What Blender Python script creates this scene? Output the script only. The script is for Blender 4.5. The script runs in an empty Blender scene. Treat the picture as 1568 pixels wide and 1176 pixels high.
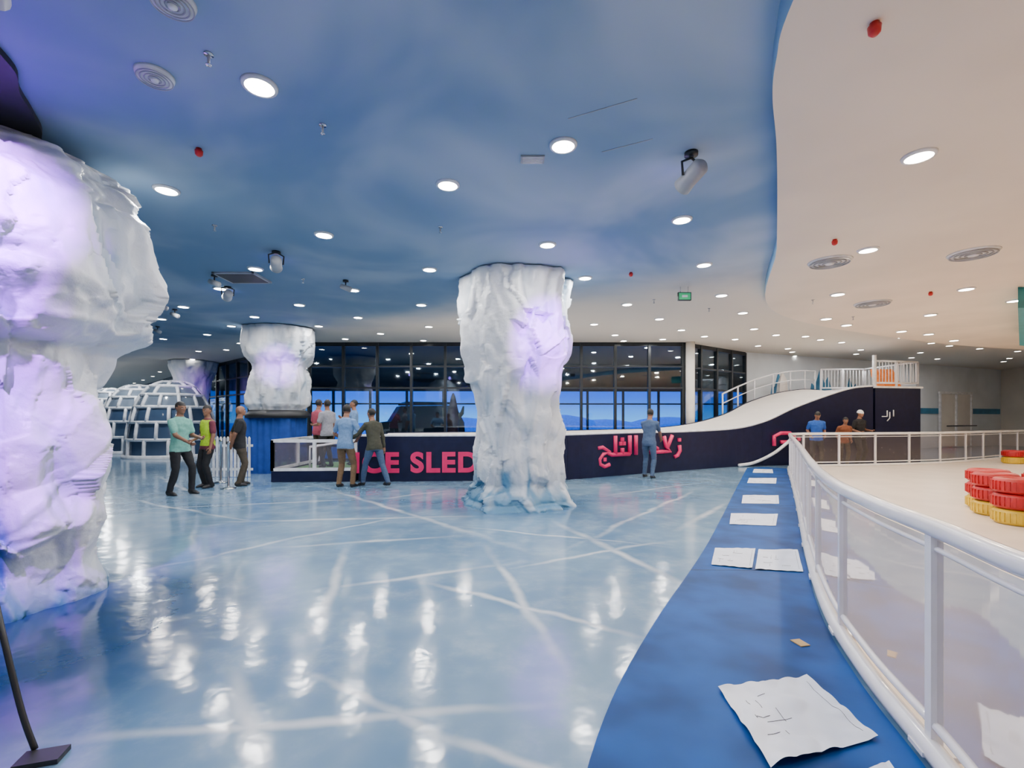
import bpy, math, random
from mathutils import Vector, Matrix, noise
random.seed(4)
COL = bpy.context.scene.collection
pi = math.pi

# ------------------------------------------------------------ materials
def newmat(name):
    m = bpy.data.materials.new(name); m.use_nodes = True
    nt = m.node_tree
    return m, nt, nt.nodes['Principled BSDF']
def math_(nt, op, a, b=None, clamp=False):
    n = nt.nodes.new('ShaderNodeMath'); n.operation = op; n.use_clamp = clamp
    for i, v in enumerate((a, b)):
        if v is None: continue
        if isinstance(v, (int, float)): n.inputs[i].default_value = v
        else: nt.links.new(v, n.inputs[i])
    return n.outputs[0]
def mixc(nt, f, a, b):
    n = nt.nodes.new('ShaderNodeMix'); n.data_type = 'RGBA'
    if isinstance(f, (int, float)): n.inputs[0].default_value = f
    else: nt.links.new(f, n.inputs[0])
    for i, v in ((6, a), (7, b)):
        if isinstance(v, tuple): n.inputs[i].default_value = (*v, 1)
        else: nt.links.new(v, n.inputs[i])
    return n.outputs[2]
def noise_(nt, scale, detail=3, rough=.5, vec=None, dist=0):
    n = nt.nodes.new('ShaderNodeTexNoise')
    n.inputs['Scale'].default_value = scale; n.inputs['Detail'].default_value = detail
    n.inputs['Roughness'].default_value = rough; n.inputs['Distortion'].default_value = dist
    if vec is None:
        g = nt.nodes.new('ShaderNodeNewGeometry'); vec = g.outputs['Position']
    nt.links.new(vec, n.inputs['Vector'])
    return n.outputs[0]
def mrange(nt, v, a, b, c=0., d=1., smooth=True):
    n = nt.nodes.new('ShaderNodeMapRange')
    if smooth: n.interpolation_type = 'SMOOTHSTEP'
    nt.links.new(v, n.inputs[0])
    for i, k in enumerate((a, b, c, d)): n.inputs[i+1].default_value = k
    return n.outputs[0]
def bump(nt, bs, h, strength, dist=.02):
    n = nt.nodes.new('ShaderNodeBump'); n.inputs['Strength'].default_value = strength
    n.inputs['Distance'].default_value = dist
    nt.links.new(h, n.inputs['Height']); nt.links.new(n.outputs[0], bs.inputs['Normal'])
def simple(name, col, rough=.5, metal=0., var=.12, scale=6., bmp=0., emit=None, es=0., coat=0., spec=.5):
    m, nt, bs = newmat(name)
    nz = noise_(nt, scale, 2)
    d = tuple(c*(1-var) for c in col); l = tuple(min(1, c*(1+var)) for c in col)
    nt.links.new(mixc(nt, mrange(nt, nz, .3, .7), d, l), bs.inputs['Base Color'])
    bs.inputs['Roughness'].default_value = rough; bs.inputs['Metallic'].default_value = metal
    bs.inputs['Coat Weight'].default_value = coat; bs.inputs['Specular IOR Level'].default_value = spec
    if bmp: bump(nt, bs, noise_(nt, scale*4, 2), bmp, .01)
    if emit:
        bs.inputs['Emission Color'].default_value = (*emit, 1); bs.inputs['Emission Strength'].default_value = es
    return m
def glassmat(name, tint, refl, rough=.03, haze=0., hazec=(.8,.8,.85)):
    m, nt, bs = newmat(name); nt.nodes.remove(bs)
    out = nt.nodes['Material Output']
    tr = nt.nodes.new('ShaderNodeBsdfTransparent'); tr.inputs[0].default_value = (*tint, 1)
    gl = nt.nodes.new('ShaderNodeBsdfGlossy'); gl.inputs['Roughness'].default_value = rough
    df = nt.nodes.new('ShaderNodeBsdfDiffuse'); df.inputs[0].default_value = (*hazec, 1)
    m1 = nt.nodes.new('ShaderNodeMixShader'); m1.inputs[0].default_value = haze
    nt.links.new(tr.outputs[0], m1.inputs[1]); nt.links.new(df.outputs[0], m1.inputs[2])
    fr = nt.nodes.new('ShaderNodeFresnel'); fr.inputs[0].default_value = 1.45
    f = math_(nt, 'ADD', math_(nt, 'MULTIPLY', fr.outputs[0], .7), refl, True)
    m2 = nt.nodes.new('ShaderNodeMixShader')
    nt.links.new(f, m2.inputs[0]); nt.links.new(m1.outputs[0], m2.inputs[1]); nt.links.new(gl.outputs[0], m2.inputs[2])
    nt.links.new(m2.outputs[0], out.inputs[0])
    return m

M = {}
M['white'] = simple('white_paint', (.82,.82,.84), .3)
M['whitemetal'] = simple('white_powdercoat', (.80,.79,.82), .22, var=.04, coat=.3)
M['navy'] = simple('navy_panel', (.008,.010,.038), .35, spec=.3)
M['pink'] = simple('pink_letter', (.80,.015,.14), .4, var=.05)
M['black'] = simple('black_matte', (.012,.012,.014), .5)
M['darkmetal'] = simple('dark_frame', (.02,.025,.03), .35, .3)
M['chrome'] = simple('chrome', (.6,.6,.62), .15, 1.)
M['grey'] = simple('grey_plastic', (.35,.36,.38), .45)
M['red'] = simple('red_plastic', (.6,.02,.02), .35)
M['green'] = simple('green_turf', (.10,.26,.09), .9, bmp=.5, scale=30)
M['cream'] = simple('cream_wall', (.78,.73,.66), .7, var=.04, scale=1)
M['greyblue'] = simple('greyblue_wall', (.76,.80,.84), .6, var=.05, scale=1)
M['darkwall'] = simple('dark_blue_wall', (.05,.09,.14), .5, var=.2, scale=1)
M['snow'] = simple('white_slide_surface', (.86,.80,.74), .45, var=.03, scale=2)
M['curtain'] = simple('blue_fabric', (.01,.06,.32), .8)
M['teal'] = simple('teal_paint', (.02,.25,.30), .5)
M['mount'] = simple('blue_mountain_decal', (.04,.20,.36), .6, var=.2, scale=2)
M['wood'] = simple('warm_cladding', (.45,.22,.08), .6)
M['paper'] = simple('paper', (.72,.76,.86), .7, var=.05, scale=3)
M['ink'] = simple('ink', (.08,.08,.1), .7)
M['tag'] = simple('tan_tag', (.5,.32,.12), .6)
M['trackred'] = simple('tyre_red', (.42,.006,.012), .45, bmp=.2)
M['tyreyellow'] = simple('tyre_yellow', (.66,.45,.02), .45, bmp=.2)
M['orange'] = simple('orange_plastic', (.85,.22,.03), .4)
M['lamp'] = simple('lamp_lens', (1,1,1), .5, emit=(1,.93,.82), es=40)
M['lamp'].cycles.emission_sampling='NONE'
M['purplelens'] = simple('purple_lens', (.3,.2,.9), .3, emit=(.25,.12,1), es=14)
M['purplelens'].cycles.emission_sampling='NONE'
M['exitgreen'] = simple('exit_sign_green', (.02,.4,.15), .4, emit=(.05,.6,.25), es=.3)
M['glasswin'] = glassmat('window_glass', (.66,.84,.96), .07)
M['acrylic'] = glassmat('acrylic_panel', (.95,.91,.94), .03, .05, .05, (.85,.78,.82))
M['iglass'] = glassmat('igloo_skin', (.35,.42,.50), .06, .1, .75, (.07,.12,.21))
M['ifilm'] = glassmat('igloo_film', (.75,.80,.86), .08, .1, .50, (.30,.37,.46))
M['skin'] = simple('skin_brown', (.26,.12,.07), .55, var=.06)
M['hair'] = simple('hair_black', (.012,.010,.009), .6, bmp=.4, scale=40)
M['eye'] = simple('eye_white', (.7,.68,.65), .2)

# floor -------------------------------------------------------
def floor_material():
    m, nt, bs = newmat('painted_ice_epoxy')
    g = nt.nodes.new('ShaderNodeNewGeometry')
    sx = nt.nodes.new('ShaderNodeSeparateXYZ'); nt.links.new(g.outputs['Position'], sx.inputs[0])
    X, Y = sx.outputs[0], sx.outputs[1]
    wob = math_(nt, 'MULTIPLY', math_(nt, 'SUBTRACT', noise_(nt, 1.3, 3), .5), .30)
    segs = [((-2.4,2.15),(.5,2.5)),((-1.3,2.9),(-.15,2.05)),((-.35,5.8),(.4,2.4)),((-1.1,4.5),(1.1,3.1)),
            ((-1.0,6.6),(2.0,5.4)),((4.4,10.6),(.2,4.8)),((.5,7.1),(1.7,3.8)),((-4.6,10.8),(.6,4.8)),
            ((-4.8,6.7),(-.1,7.25)),((-3.8,4.4),(-1.4,7.6)),((-2.0,5.8),(-1.3,3.0)),((-8.2,9.3),(-3,6.4)),
            ((1.4,8.8),(4.8,11.2)),((-.6,2.3),(.9,1.7)),((-7,7.5),(-2,8.9)),((-10,13),(-5,8)),((-1.8,3.0),(-.9,1.8)),
            ((-2.6,8.6),(-1.2,9.8)),((2,6),(4,8.6)),((-.2,4.6),(2.2,5.9)),((-1.9,4.0),(.3,5.0)),((-3,5.4),(-.6,6.0))]
    tot = None
    for k, (a, b) in enumerate(segs):
        dx, dy = b[0]-a[0], b[1]-a[1]; L = math.hypot(dx, dy); tx, ty = dx/L, dy/L
        cx, cy = (a[0]+b[0])/2, (a[1]+b[1])/2
        u = math_(nt, 'ADD', math_(nt, 'MULTIPLY', X, tx), math_(nt, 'MULTIPLY', Y, ty))
        u = math_(nt, 'ABSOLUTE', math_(nt, 'SUBTRACT', u, cx*tx+cy*ty))
        v = math_(nt, 'ADD', math_(nt, 'MULTIPLY', X, -ty), math_(nt, 'MULTIPLY', Y, tx))
        v = math_(nt, 'SUBTRACT', v, -cx*ty+cy*tx)
        v = math_(nt, 'ABSOLUTE', math_(nt, 'ADD', v, wob if k % 2 else math_(nt, 'MULTIPLY', wob, .5)))
        w = random.uniform(.045, .095)
        mm = math_(nt, 'MULTIPLY', mrange(nt, v, 0, w, 1, 0), mrange(nt, u, L*.05, L*.5, 1, 0))
        tot = mm if tot is None else math_(nt, 'MAXIMUM', tot, mm)
    cl = mrange(nt, noise_(nt, .55, 4, .6), .32, .70)
    base = mixc(nt, cl, (.10,.20,.33), (.22,.34,.46))
    base = mixc(nt, mrange(nt, noise_(nt, 2.2, 5, .7), .45, .8, 0, .40), base, (.40,.49,.57))
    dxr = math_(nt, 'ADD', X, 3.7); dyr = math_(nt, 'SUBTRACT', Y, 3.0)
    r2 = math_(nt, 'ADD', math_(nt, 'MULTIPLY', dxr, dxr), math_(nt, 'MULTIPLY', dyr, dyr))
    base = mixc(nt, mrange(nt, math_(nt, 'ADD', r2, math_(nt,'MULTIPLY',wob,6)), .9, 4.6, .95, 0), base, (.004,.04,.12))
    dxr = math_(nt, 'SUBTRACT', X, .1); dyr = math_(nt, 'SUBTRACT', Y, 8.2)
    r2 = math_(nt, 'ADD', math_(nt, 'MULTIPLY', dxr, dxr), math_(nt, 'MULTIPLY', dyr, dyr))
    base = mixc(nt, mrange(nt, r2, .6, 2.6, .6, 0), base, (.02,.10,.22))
    tot = math_(nt, 'MULTIPLY', tot, mrange(nt, noise_(nt, 1.7, 2), .3, .6, .25, .75))
    nt.links.new(mixc(nt, tot, base, (.70,.74,.77)), bs.inputs['Base Color'])
    bs.inputs['Roughness'].default_value = .13
    h = math_(nt, 'ADD', noise_(nt, 2.5, 1), math_(nt, 'MULTIPLY', noise_(nt, 14, 1), .15))
    bump(nt, bs, h, .32, .02)
    return m
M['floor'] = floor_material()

def ceiling_material():
    m, nt, bs = newmat('sky_painted_ceiling')
    g = nt.nodes.new('ShaderNodeNewGeometry')
    sx = nt.nodes.new('ShaderNodeSeparateXYZ'); nt.links.new(g.outputs['Position'], sx.inputs[0])
    X, Y = sx.outputs[0], sx.outputs[1]
    c = mrange(nt, noise_(nt, .45, 3, .5, dist=.5), .36, .76)
    blue = mixc(nt, c, (.17,.29,.45), (.45,.54,.66))
    painted_dim = mrange(nt, math_(nt,'ADD',X,math_(nt,'MULTIPLY',Y,-.35)), -6.5, -1.5, .45, 0)  # weaker light on the left side, darkened into the ceiling colour
    blue = mixc(nt, painted_dim, blue, (.09,.15,.22))
    f = math_(nt, 'ADD', Y, math_(nt, 'MULTIPLY', X, .6))
    f = math_(nt, 'ADD', f, math_(nt, 'MULTIPLY', noise_(nt, .6, 3), 1.6))
    col = mixc(nt, mrange(nt, f, 9.4, 12.6), blue, (.74,.68,.60))
    nt.links.new(col, bs.inputs['Base Color']); bs.inputs['Roughness'].default_value = .75
    bs.inputs['Specular IOR Level'].default_value=.2
    return m
M['ceil'] = ceiling_material()
M['soffit'] = simple('cream_soffit_paint', (.84,.73,.61), .7, var=.05, scale=.8)
M['softedge'] = simple('blue_edge_paint', (.17,.34,.50), .7, scale=1)
M['mat'] = simple('blue_rubber_mat', (.001,.055,.23), .5, var=.35, scale=2, bmp=.15, spec=.15)
M['ice'] = simple('synthetic_ice', (.80,.71,.62), .3, var=.05, scale=1.5)

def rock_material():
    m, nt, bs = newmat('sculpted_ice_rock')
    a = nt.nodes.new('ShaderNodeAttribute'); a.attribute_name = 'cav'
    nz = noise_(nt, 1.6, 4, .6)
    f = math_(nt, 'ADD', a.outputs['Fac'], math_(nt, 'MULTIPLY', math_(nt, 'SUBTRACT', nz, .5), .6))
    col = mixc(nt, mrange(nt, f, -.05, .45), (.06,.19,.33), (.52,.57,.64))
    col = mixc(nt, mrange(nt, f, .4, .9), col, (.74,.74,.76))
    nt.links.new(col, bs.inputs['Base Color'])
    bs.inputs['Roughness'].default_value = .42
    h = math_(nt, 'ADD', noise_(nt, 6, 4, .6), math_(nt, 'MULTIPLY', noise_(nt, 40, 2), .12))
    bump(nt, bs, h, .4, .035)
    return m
M['rock'] = rock_material()

# ------------------------------------------------------------ mesh builder
class MB:
    def __init__(s): s.v=[]; s.f=[]; s.m=[]; s.mats=[]; s.sm=[]
    def mi(s, mat):
        mat = M[mat] if isinstance(mat, str) else mat
        if mat not in s.mats: s.mats.append(mat)
        return s.mats.index(mat)
    def add(s, vs, fs, mat, smooth=False):
        o=len(s.v); k=s.mi(mat)
        s.v += [tuple(p) for p in vs]
        for f in fs: s.f.append([i+o for i in f]); s.m.append(k); s.sm.append(smooth)
    def box(s, c, d, mat, rz=0., rx=0.):
        R = Matrix.Rotation(rz,3,'Z') @ Matrix.Rotation(rx,3,'X')
        vs=[Vector(c)+R@Vector((x*d[0]/2,y*d[1]/2,z*d[2]/2)) for x in(-1,1) for y in(-1,1) for z in(-1,1)]
        s.add(vs,[(0,1,3,2),(4,6,7,5),(0,4,5,1),(2,3,7,6),(0,2,6,4),(1,5,7,3)],mat)
    def seg(s, a, b, z0, z1, t, mat):
        a=Vector((a[0],a[1])); b=Vector((b[0],b[1])); d=b-a
        s.box(((a.x+b.x)/2,(a.y+b.y)/2,(z0+z1)/2),(d.length,t,z1-z0),mat,math.atan2(d.y,d.x))
    def prism(s, poly, z0, z1, mat, side=None):
        n=len(poly); vs=[(p[0],p[1],z0) for p in poly]+[(p[0],p[1],z1) for p in poly]
        s.add(vs,[list(range(n))[::-1],list(range(n,2*n))],mat)
        s.add(vs,[(i,(i+1)%n,n+(i+1)%n,n+i) for i in range(n)],side or mat)
    def tube(s, pts, r, mat, n=8, closed=False, smooth=True, flat=None):
        pts=[Vector(p) for p in pts]; N=len(pts)
        rr = r if isinstance(r,(list,tuple)) else [r]*N
        up=None; vs=[]
        for i,p in enumerate(pts):
            if closed: d=pts[(i+1)%N]-pts[i-1]
            else: d=pts[min(i+1,N-1)]-pts[max(i-1,0)]
            if d.length<1e-9: d=Vector((0,0,1))
            d.normalize()
            if up is None:
                up = Vector((0,0,1)) if abs(d.z)<.9 else Vector((0,1,0))
            up = up - d*up.dot(d)
            if up.length<1e-4: up=Vector((1,0,0))-d*d.x
            up.normalize(); sd=d.cross(up)
            for k in range(n):
                a=2*pi*k/n
                vs.append(p+(sd*math.cos(a)+up*math.sin(a)*(flat or 1))*rr[i])
        fs=[]
        for i in range(N if closed else N-1):
            j=(i+1)%N
            for k in range(n):
                l=(k+1)%n; fs.append((i*n+k,i*n+l,j*n+l,j*n+k))
        if not closed: fs += [list(range(n))[::-1], list(range((N-1)*n,N*n))]
        s.add(vs,fs,mat,smooth)
    def rev(s, prof, c, mat, n=24, smooth=True, cap=True):
        vs=[(c[0]+r*math.cos(2*pi*k/n),c[1]+r*math.sin(2*pi*k/n),c[2]+z) for r,z in prof for k in range(n)]
        fs=[(i*n+k,i*n+(k+1)%n,(i+1)*n+(k+1)%n,(i+1)*n+k) for i in range(len(prof)-1) for k in range(n)]
        if cap: fs += [list(range(n))[::-1], list(range((len(prof)-1)*n,len(prof)*n))]
        s.add(vs,fs,mat,smooth)
    def ell(s, c, r, mat, n=16, T=None):
        c=Vector(c); vs=[]; m=n//2
        for i in range(m+1):
            t=pi*i/m
            for k in range(n):
                p=Vector((r[0]*math.sin(t)*math.cos(2*pi*k/n), r[1]*math.sin(t)*math.sin(2*pi*k/n), -r[2]*math.cos(t)))
                q=c+p
                vs.append(T(q) if T else q)
        fs=[]
        vv=[vs[0]]+vs[n:m*n]+[vs[m*n]]
        for k in range(n): fs.append((0,1+(k+1)%n,1+k))
        for i in range(m-2):
            for k in range(n): a=1+i*n; fs.append((a+k,a+(k+1)%n,a+n+(k+1)%n,a+n+k))
        a=1+(m-2)*n; e=len(vv)-1
        for k in range(n): fs.append((a+k,a+(k+1)%n,e))
        s.add(vv,fs,mat,True)
    def mesh(s, name):
        me=bpy.data.meshes.new(name); me.from_pydata(s.v,[],s.f)
        for m in s.mats: me.materials.append(m)
        me.polygons.foreach_set('material_index',s.m); me.polygons.foreach_set('use_smooth',s.sm)
        me.update(); return me
    def build(s, name, loc=(0,0,0), rz=0., parent=None):
        ob=bpy.data.objects.new(name,s.mesh(name)); COL.objects.link(ob)
        ob.location=loc; ob.rotation_euler=(0,0,rz)
        if parent: ob.parent=parent
        return ob
def catmull(P, n=8):
    P=[Vector(p) for p in P]; out=[]
    for i in range(len(P)-1):
        p0=P[max(i-1,0)]; p1=P[i]; p2=P[i+1]; p3=P[min(i+2,len(P)-1)]
        for k in range(n):
            t=k/n
            out.append(.5*((2*p1)+(p2-p0)*t+(2*p0-5*p1+4*p2-p3)*t*t+(3*p1-p0-3*p2+p3)*t**3))
    out.append(P[-1]); return out
def add_light(name, kind, loc, energy, color, parent=None, size=.18, aim=None, angle=None, blend=.6):
    l=bpy.data.lights.new(name,kind); l.energy=energy; l.color=color
    if kind=='AREA': l.shape='DISK'; l.size=size
    if kind=='SPOT': l.spot_size=math.radians(angle or 60); l.spot_blend=blend; l.shadow_soft_size=size
    o=bpy.data.objects.new(name,l); COL.objects.link(o); o.location=loc
    if aim: o.rotation_euler=(Vector(aim)-Vector(loc)).to_track_quat('-Z','Y').to_euler()
    if parent: o.parent=parent
    return o

# ------------------------------------------------------------ shell
def cz(y):
    return 3.9 if y<9 else (4.15 if y>16.5 else 3.9+.25*(y-9)/7.5)
room=[(-14,-3),(27,-3),(27,26),(9.4,19),(6,16.5),(-7.1,16.5),(-15.5,24),(-42,50),(-50,42)]
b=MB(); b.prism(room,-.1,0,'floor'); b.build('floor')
b=MB()
def cpoly(p): b.add([(x,y,cz(y)) for x,y in p]+[(x,y,cz(y)+.1) for x,y in p],[list(range(len(p))),list(range(len(p),2*len(p)))],'ceil')
cpoly([(-14,-3),(27,-3),(27,9),(-23.6,9)]); cpoly([(-23.6,9),(27,9),(27,16.5),(-29.6,16.5)])
cpoly([(-29.6,16.5),(-7.1,16.5),(-15.5,24),(-42,50),(-50,42)]); cpoly([(6,16.5),(27,16.5),(27,26),(9.4,19)])
b.build('ceiling')
edge=catmull([(1.2,-2.9,0),(1.25,1.2,0),(1.48,2.47,0),(1.62,2.88,0),(1.79,3.23,0),(2.12,3.77,0),(2.63,4.66,0),(3.43,6.09,0),(5.5,9.8,0),(9.7,12.5,0),(16,15,0),(26.9,17,0)],8)
b=MB(); b.prism([(p.x,p.y) for p in edge]+[(26.9,-2.9)],3.7,3.899,'soffit','softedge'); b.build('ceiling_soffit')
for nm,a,c,mt in (('wall_left',0,8,'darkwall'),('wall_left_end',8,7,'darkwall'),('wall_left_far',7,6,'darkwall'),
                  ('wall_right_back',3,2,'greyblue'),('wall_right',2,1,'cream'),('wall_rear',1,0,'greyblue')):
    b=MB(); b.seg(room[a],room[c],0,4.2,.12,mt); b.build(nm)
def glazing(name,a,c,n):
    b=MB(); a=Vector(a); c=Vector(c); d=c-a; L=d.length; u=d/L
    b.seg(a,c,.08,4.1,.015,'glasswin')
    for z,h in ((.04,.08),(4.08,.14),(3.3,.06),(2.55,.06)): b.seg(a,c,z-h/2,z+h/2,.10,'darkmetal')
    for i in range(n+1):
        p=a+u*(L*i/n); b.box((p.x,p.y,2.07),(.09,.14,4.1),'darkmetal',math.atan2(d.y,d.x))
    b.build(name)
glazing('window_1',(-15.5,24),(-7.1,16.5),8)
glazing('window_2',(-7.1,16.5),(6,16.5),11)
glazing('window_3',(6,16.5),(9.4,19),4)
b=MB(); b.rev([(.15,0),(.15,4.14)],(6.2,16.35,0),'cream',24); b.build('round_structural_column')
b=MB(); b.prism([(-30,38),(-15.6,24.1),(-7.15,16.6),(6,16.6),(9.3,19.1),(24,25.3),(24,34),(-30,44)],-.1,-.01,'grey'); b.build('floor_concourse')
b=MB(); b.seg((-15.5,24.3),(22,25.5),2.9,4.6,.2,'black'); b.prism([(-17,27),(-15.6,24.1),(-7.15,16.6),(6,16.6),(9.3,19.1),(22,25.5)],4.3,4.4,'black'); b.build('wall_concourse_bulkhead')
b=MB()
for i in range(20):
    x=-15+1.9*i; y=24.3+(x+15.5)/37.5*1.2
    b.box((x,y,1.5),(.12,.12,3),'darkmetal')
b.seg((-15.5,24.3),(22,25.5),2.2,2.28,.1,'darkmetal'); b.seg((-15.5,24.3),(22,25.5),0,.1,.1,'darkmetal')
b.build('window_concourse_frame')
b=MB(); b.prism([(-80,28),(80,28),(160,160),(-160,160)],-.3,-.2,'white'); b.build('ground_outside')
b=MB()
for x,y,rx,h in ((3,36,5,2.0),(7.5,38,4,1.6),(-6,44,7,1.8),(14,42,5,1.8)): b.ell((x,y,-.2),(rx,3,h),'white',24)
b.build('snow_mound_scenery')

# ------------------------------------------------------------ rocks
def lerp_prof(prof,z):
    for i in range(len(prof)-1):
        if prof[i][0]<=z<=prof[i+1][0]:
            t=(z-prof[i][0])/(prof[i+1][0]-prof[i][0]); t=t*t*(3-2*t)
            return [prof[i][j]*(1-t)+prof[i+1][j]*t for j in range(1,len(prof[i]))]
    return list(prof[-1][1:])
def facet(q,soft,tilt):
    d,pt=noise.voronoi(q)
    def val(k):
        h=noise.cell_vector(pt[k]*37.3+Vector((5.1,2.2,9.7)))
        h2=noise.cell_vector(pt[k]*19.7+Vector((1.3,7.9,4.4)))
        return (h.x-.5)*1.0 + (h2-Vector((.5,.5,.5))).dot(q-pt[k])*tilt
    gap=d[1]-d[0]; w=min(1,gap/soft); w=w*w*(3-2*w)
    a=val(0); c=val(1)
    return a*(.5+.5*w)+c*(.5-.5*w), w
def rock(name,cx,cy,prof,seed,amp=.16,nt=220,nz=260,tint=.0,vz=.55):
    vs=[];cav=[]; z0=prof[0][0]; z1=prof[-1][0]
    sv=Vector((seed*7.3,seed*3.1,seed*1.7))
    for i in range(nz+1):
        z=z0+(z1-z0)*i/nz; r,ox,oy=lerp_prof(prof,z)
        for k in range(nt):
            a=2*pi*k/nt; dx,dy=math.cos(a),math.sin(a)
            p=Vector((dx*r,dy*r,z))
            w=noise.noise_vector(Vector((p.x,p.y,z*.6))*1.1+sv)*.30
            v1,w1=facet(Vector((p.x*1.35,p.y*1.35,z*vz))+sv+w,.30,1.3)
            v2,w2=facet(Vector((p.x*3.1,p.y*3.1,z*vz*2.0))+sv*1.7+w,.22,1.5)
            v3,w3=facet(Vector((p.x*7.5,p.y*7.5,z*vz*6))+sv*.7+w*2,.3,1.4)
            fine=noise.fractal(p*6+sv,1.0,2.0,3)
            e=amp*(v1*1.15+v2*.56+v3*.15)+fine*.006
            rr=max(.08,r+e)
            vs.append((cx+ox+dx*rr,cy+oy+dy*rr,z))
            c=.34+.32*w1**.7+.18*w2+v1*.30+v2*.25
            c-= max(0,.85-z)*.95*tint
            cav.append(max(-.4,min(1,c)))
    fs=[(i*nt+k,i*nt+(k+1)%nt,(i+1)*nt+(k+1)%nt,(i+1)*nt+k) for i in range(nz) for k in range(nt)]
    fs.append(list(range(nz*nt,(nz+1)*nt)))
    me=bpy.data.meshes.new(name); me.from_pydata(vs,[],fs); me.materials.append(M['rock'])
    at=me.attributes.new('cav','FLOAT','POINT'); at.data.foreach_set('value',cav)
    me.polygons.foreach_set('use_smooth',[True]*len(fs)); me.update()
    ob=bpy.data.objects.new(name,me); COL.objects.link(ob)
    return ob
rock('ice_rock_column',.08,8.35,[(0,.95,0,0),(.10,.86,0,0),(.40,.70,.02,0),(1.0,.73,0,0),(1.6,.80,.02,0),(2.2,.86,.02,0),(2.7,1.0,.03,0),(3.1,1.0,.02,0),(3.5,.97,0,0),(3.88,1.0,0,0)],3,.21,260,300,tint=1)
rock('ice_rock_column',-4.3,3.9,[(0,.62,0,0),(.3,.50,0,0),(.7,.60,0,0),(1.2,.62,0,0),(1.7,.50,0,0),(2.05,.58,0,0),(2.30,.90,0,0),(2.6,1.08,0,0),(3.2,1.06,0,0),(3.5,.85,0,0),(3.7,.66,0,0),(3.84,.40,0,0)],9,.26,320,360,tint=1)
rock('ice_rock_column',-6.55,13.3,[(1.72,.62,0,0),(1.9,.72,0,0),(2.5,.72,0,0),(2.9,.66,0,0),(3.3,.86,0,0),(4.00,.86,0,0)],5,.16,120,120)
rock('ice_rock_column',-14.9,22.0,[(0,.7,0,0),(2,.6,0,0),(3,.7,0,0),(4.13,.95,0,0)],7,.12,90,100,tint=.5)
b=MB()
P=catmull([(-3.0,2.2,0),(-3.05,2.6,0),(-3.25,2.9,0),(-3.38,3.2,0),(-3.56,3.4,0),(-3.72,3.65,0),(-3.95,3.95,0),(-4.4,4.2,0),(-5.2,4.3,0),(-6.5,4,0)],5)
b.prism([(p.x,p.y) for p in P]+[(-6,2),(-4,1.6)],3.85,3.899,simple('dark_ceiling_lip',(.02,.025,.03),.8)); b.build('ceiling_lip_panel')
b=MB(); n=96; vs=[]
for z in (.0,.8,1.5): 
    for k in range(n):
        a=2*pi*k/n; sq=1/max(abs(math.cos(a)),abs(math.sin(a)))**.6
        r=.68*sq+.03*math.sin(a*24)
        vs.append((-6.65+r*math.cos(a),13.3+r*math.sin(a),z))
b.add(vs,[(i*n+k,i*n+(k+1)%n,(i+1)*n+(k+1)%n,(i+1)*n+k) for i in range(2) for k in range(n)],'curtain',True)
b.rev([(.02,1.5),(.84,1.5),(.84,1.6),(.72,1.715),(.02,1.715)],(-6.6,13.3,0),'black',40)
b.build('draped_column_plinth')

# ------------------------------------------------------------ downlights
left=[(-1.82,3.39),(-3.63,4.94),(-.66,4.83),(.45,4.13),(-2.46,6.15),(.49,6.5),(2.05,5.68),(-4.12,7.55),(-1.33,7.58),(1.25,8.04),(3.0,7.35),
(-2.97,8.8),(-1.95,10.1),(2.46,10.05),(4.1,9.2),(-4.57,10.1),(-7.2,10.3),(-5.4,8.7),(-8.8,11.8),(-6.3,11.5),(-3.8,11.6),(-7.7,12.9),(-5.3,12.9),
(-9.4,14.5),(2.2,12.6),(3.7,11.8),(3.2,14.6),(4.9,13.6),(-2.3,13),(-4.0,14.3),(5.4,11),(.2,11.0),(.1,14.0),(6.9,13.4),(7.4,15.6),(5,15.6),(9.3,14.9),(-1.5,15.3),
(-1.3,1.0),(-3.6,1.2),(.2,1.2),(-6.5,6.3),(-8.5,8.2),(11.5,16.4),(13.5,18.2),(19,21)]
right=[(3.41,3.94),(4.65,6.14),(5.78,8.34),(7.73,8.0),(6.95,10.4),(8.9,10.0),(9.86,11.9),(12.5,13.3),(3.2,1.4),(11.5,10.2),(14.5,12),(10.6,7.2),(17,13.6),(15,9.5),(21,11)]
dark=[(9,17.2),(16.5,19),(12,20),(23,22),(16,17.2),(20,18.6),(10.5,17.9),(14.8,16.6),(17.8,17.9),(21.5,19.6),(11.2,18.8),(14.2,19.4),(17.5,20.6),(22,20.8),(24,19.2),
(8.2,14.6),(10.3,15.7),(12.6,15.2),(6.1,14.9),(-5.5,15.5),(-3,15.9),(1.5,15.8),(3.8,16.0),(-7.2,15.2),(-10.5,13.2),(-11.5,15.5),(-10.6,11.2),(-12.5,13),(-9.6,16.6),(-12.4,18.6),(-8.6,16.2),(-13.4,16.8)]
darkr=[(7.9,11.1),(20,15),(12.5,5),(10.9,12.3),(13.2,11.4),(16,12.6),(13,9),(9.4,8.8),(18.7,12.6),(22.5,14.3),(24,12.5)]
far=[]
for i in range(10):
    for j in range(3):
        far.append((-11.2-2.9*i-1.9*j+random.uniform(-.3,.3), 17.0+2.9*i-1.9*j+1.2))
dl=MB(); pts=[]
for x,y in left: pts.append((x,y,cz(y),0))
for x,y in right: pts.append((x,y,3.7,1))
for i,(x,y) in enumerate(far): pts.append((x,y,cz(y),2 if i%3==1 else 3))
for x,y in dark: pts.append((x,y,cz(y),3))
for x,y in darkr: pts.append((x,y,3.7,3))
for x,y,z,k in pts:
    dl.rev([(.098,-.022),(.118,-.018),(.124,0),(.098,0)],(x,y,z),'white',20,cap=False)
    dl.rev([(.001,-.016),(.10,-.016)],(x,y,z),'lamp',20,cap=False)
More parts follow.
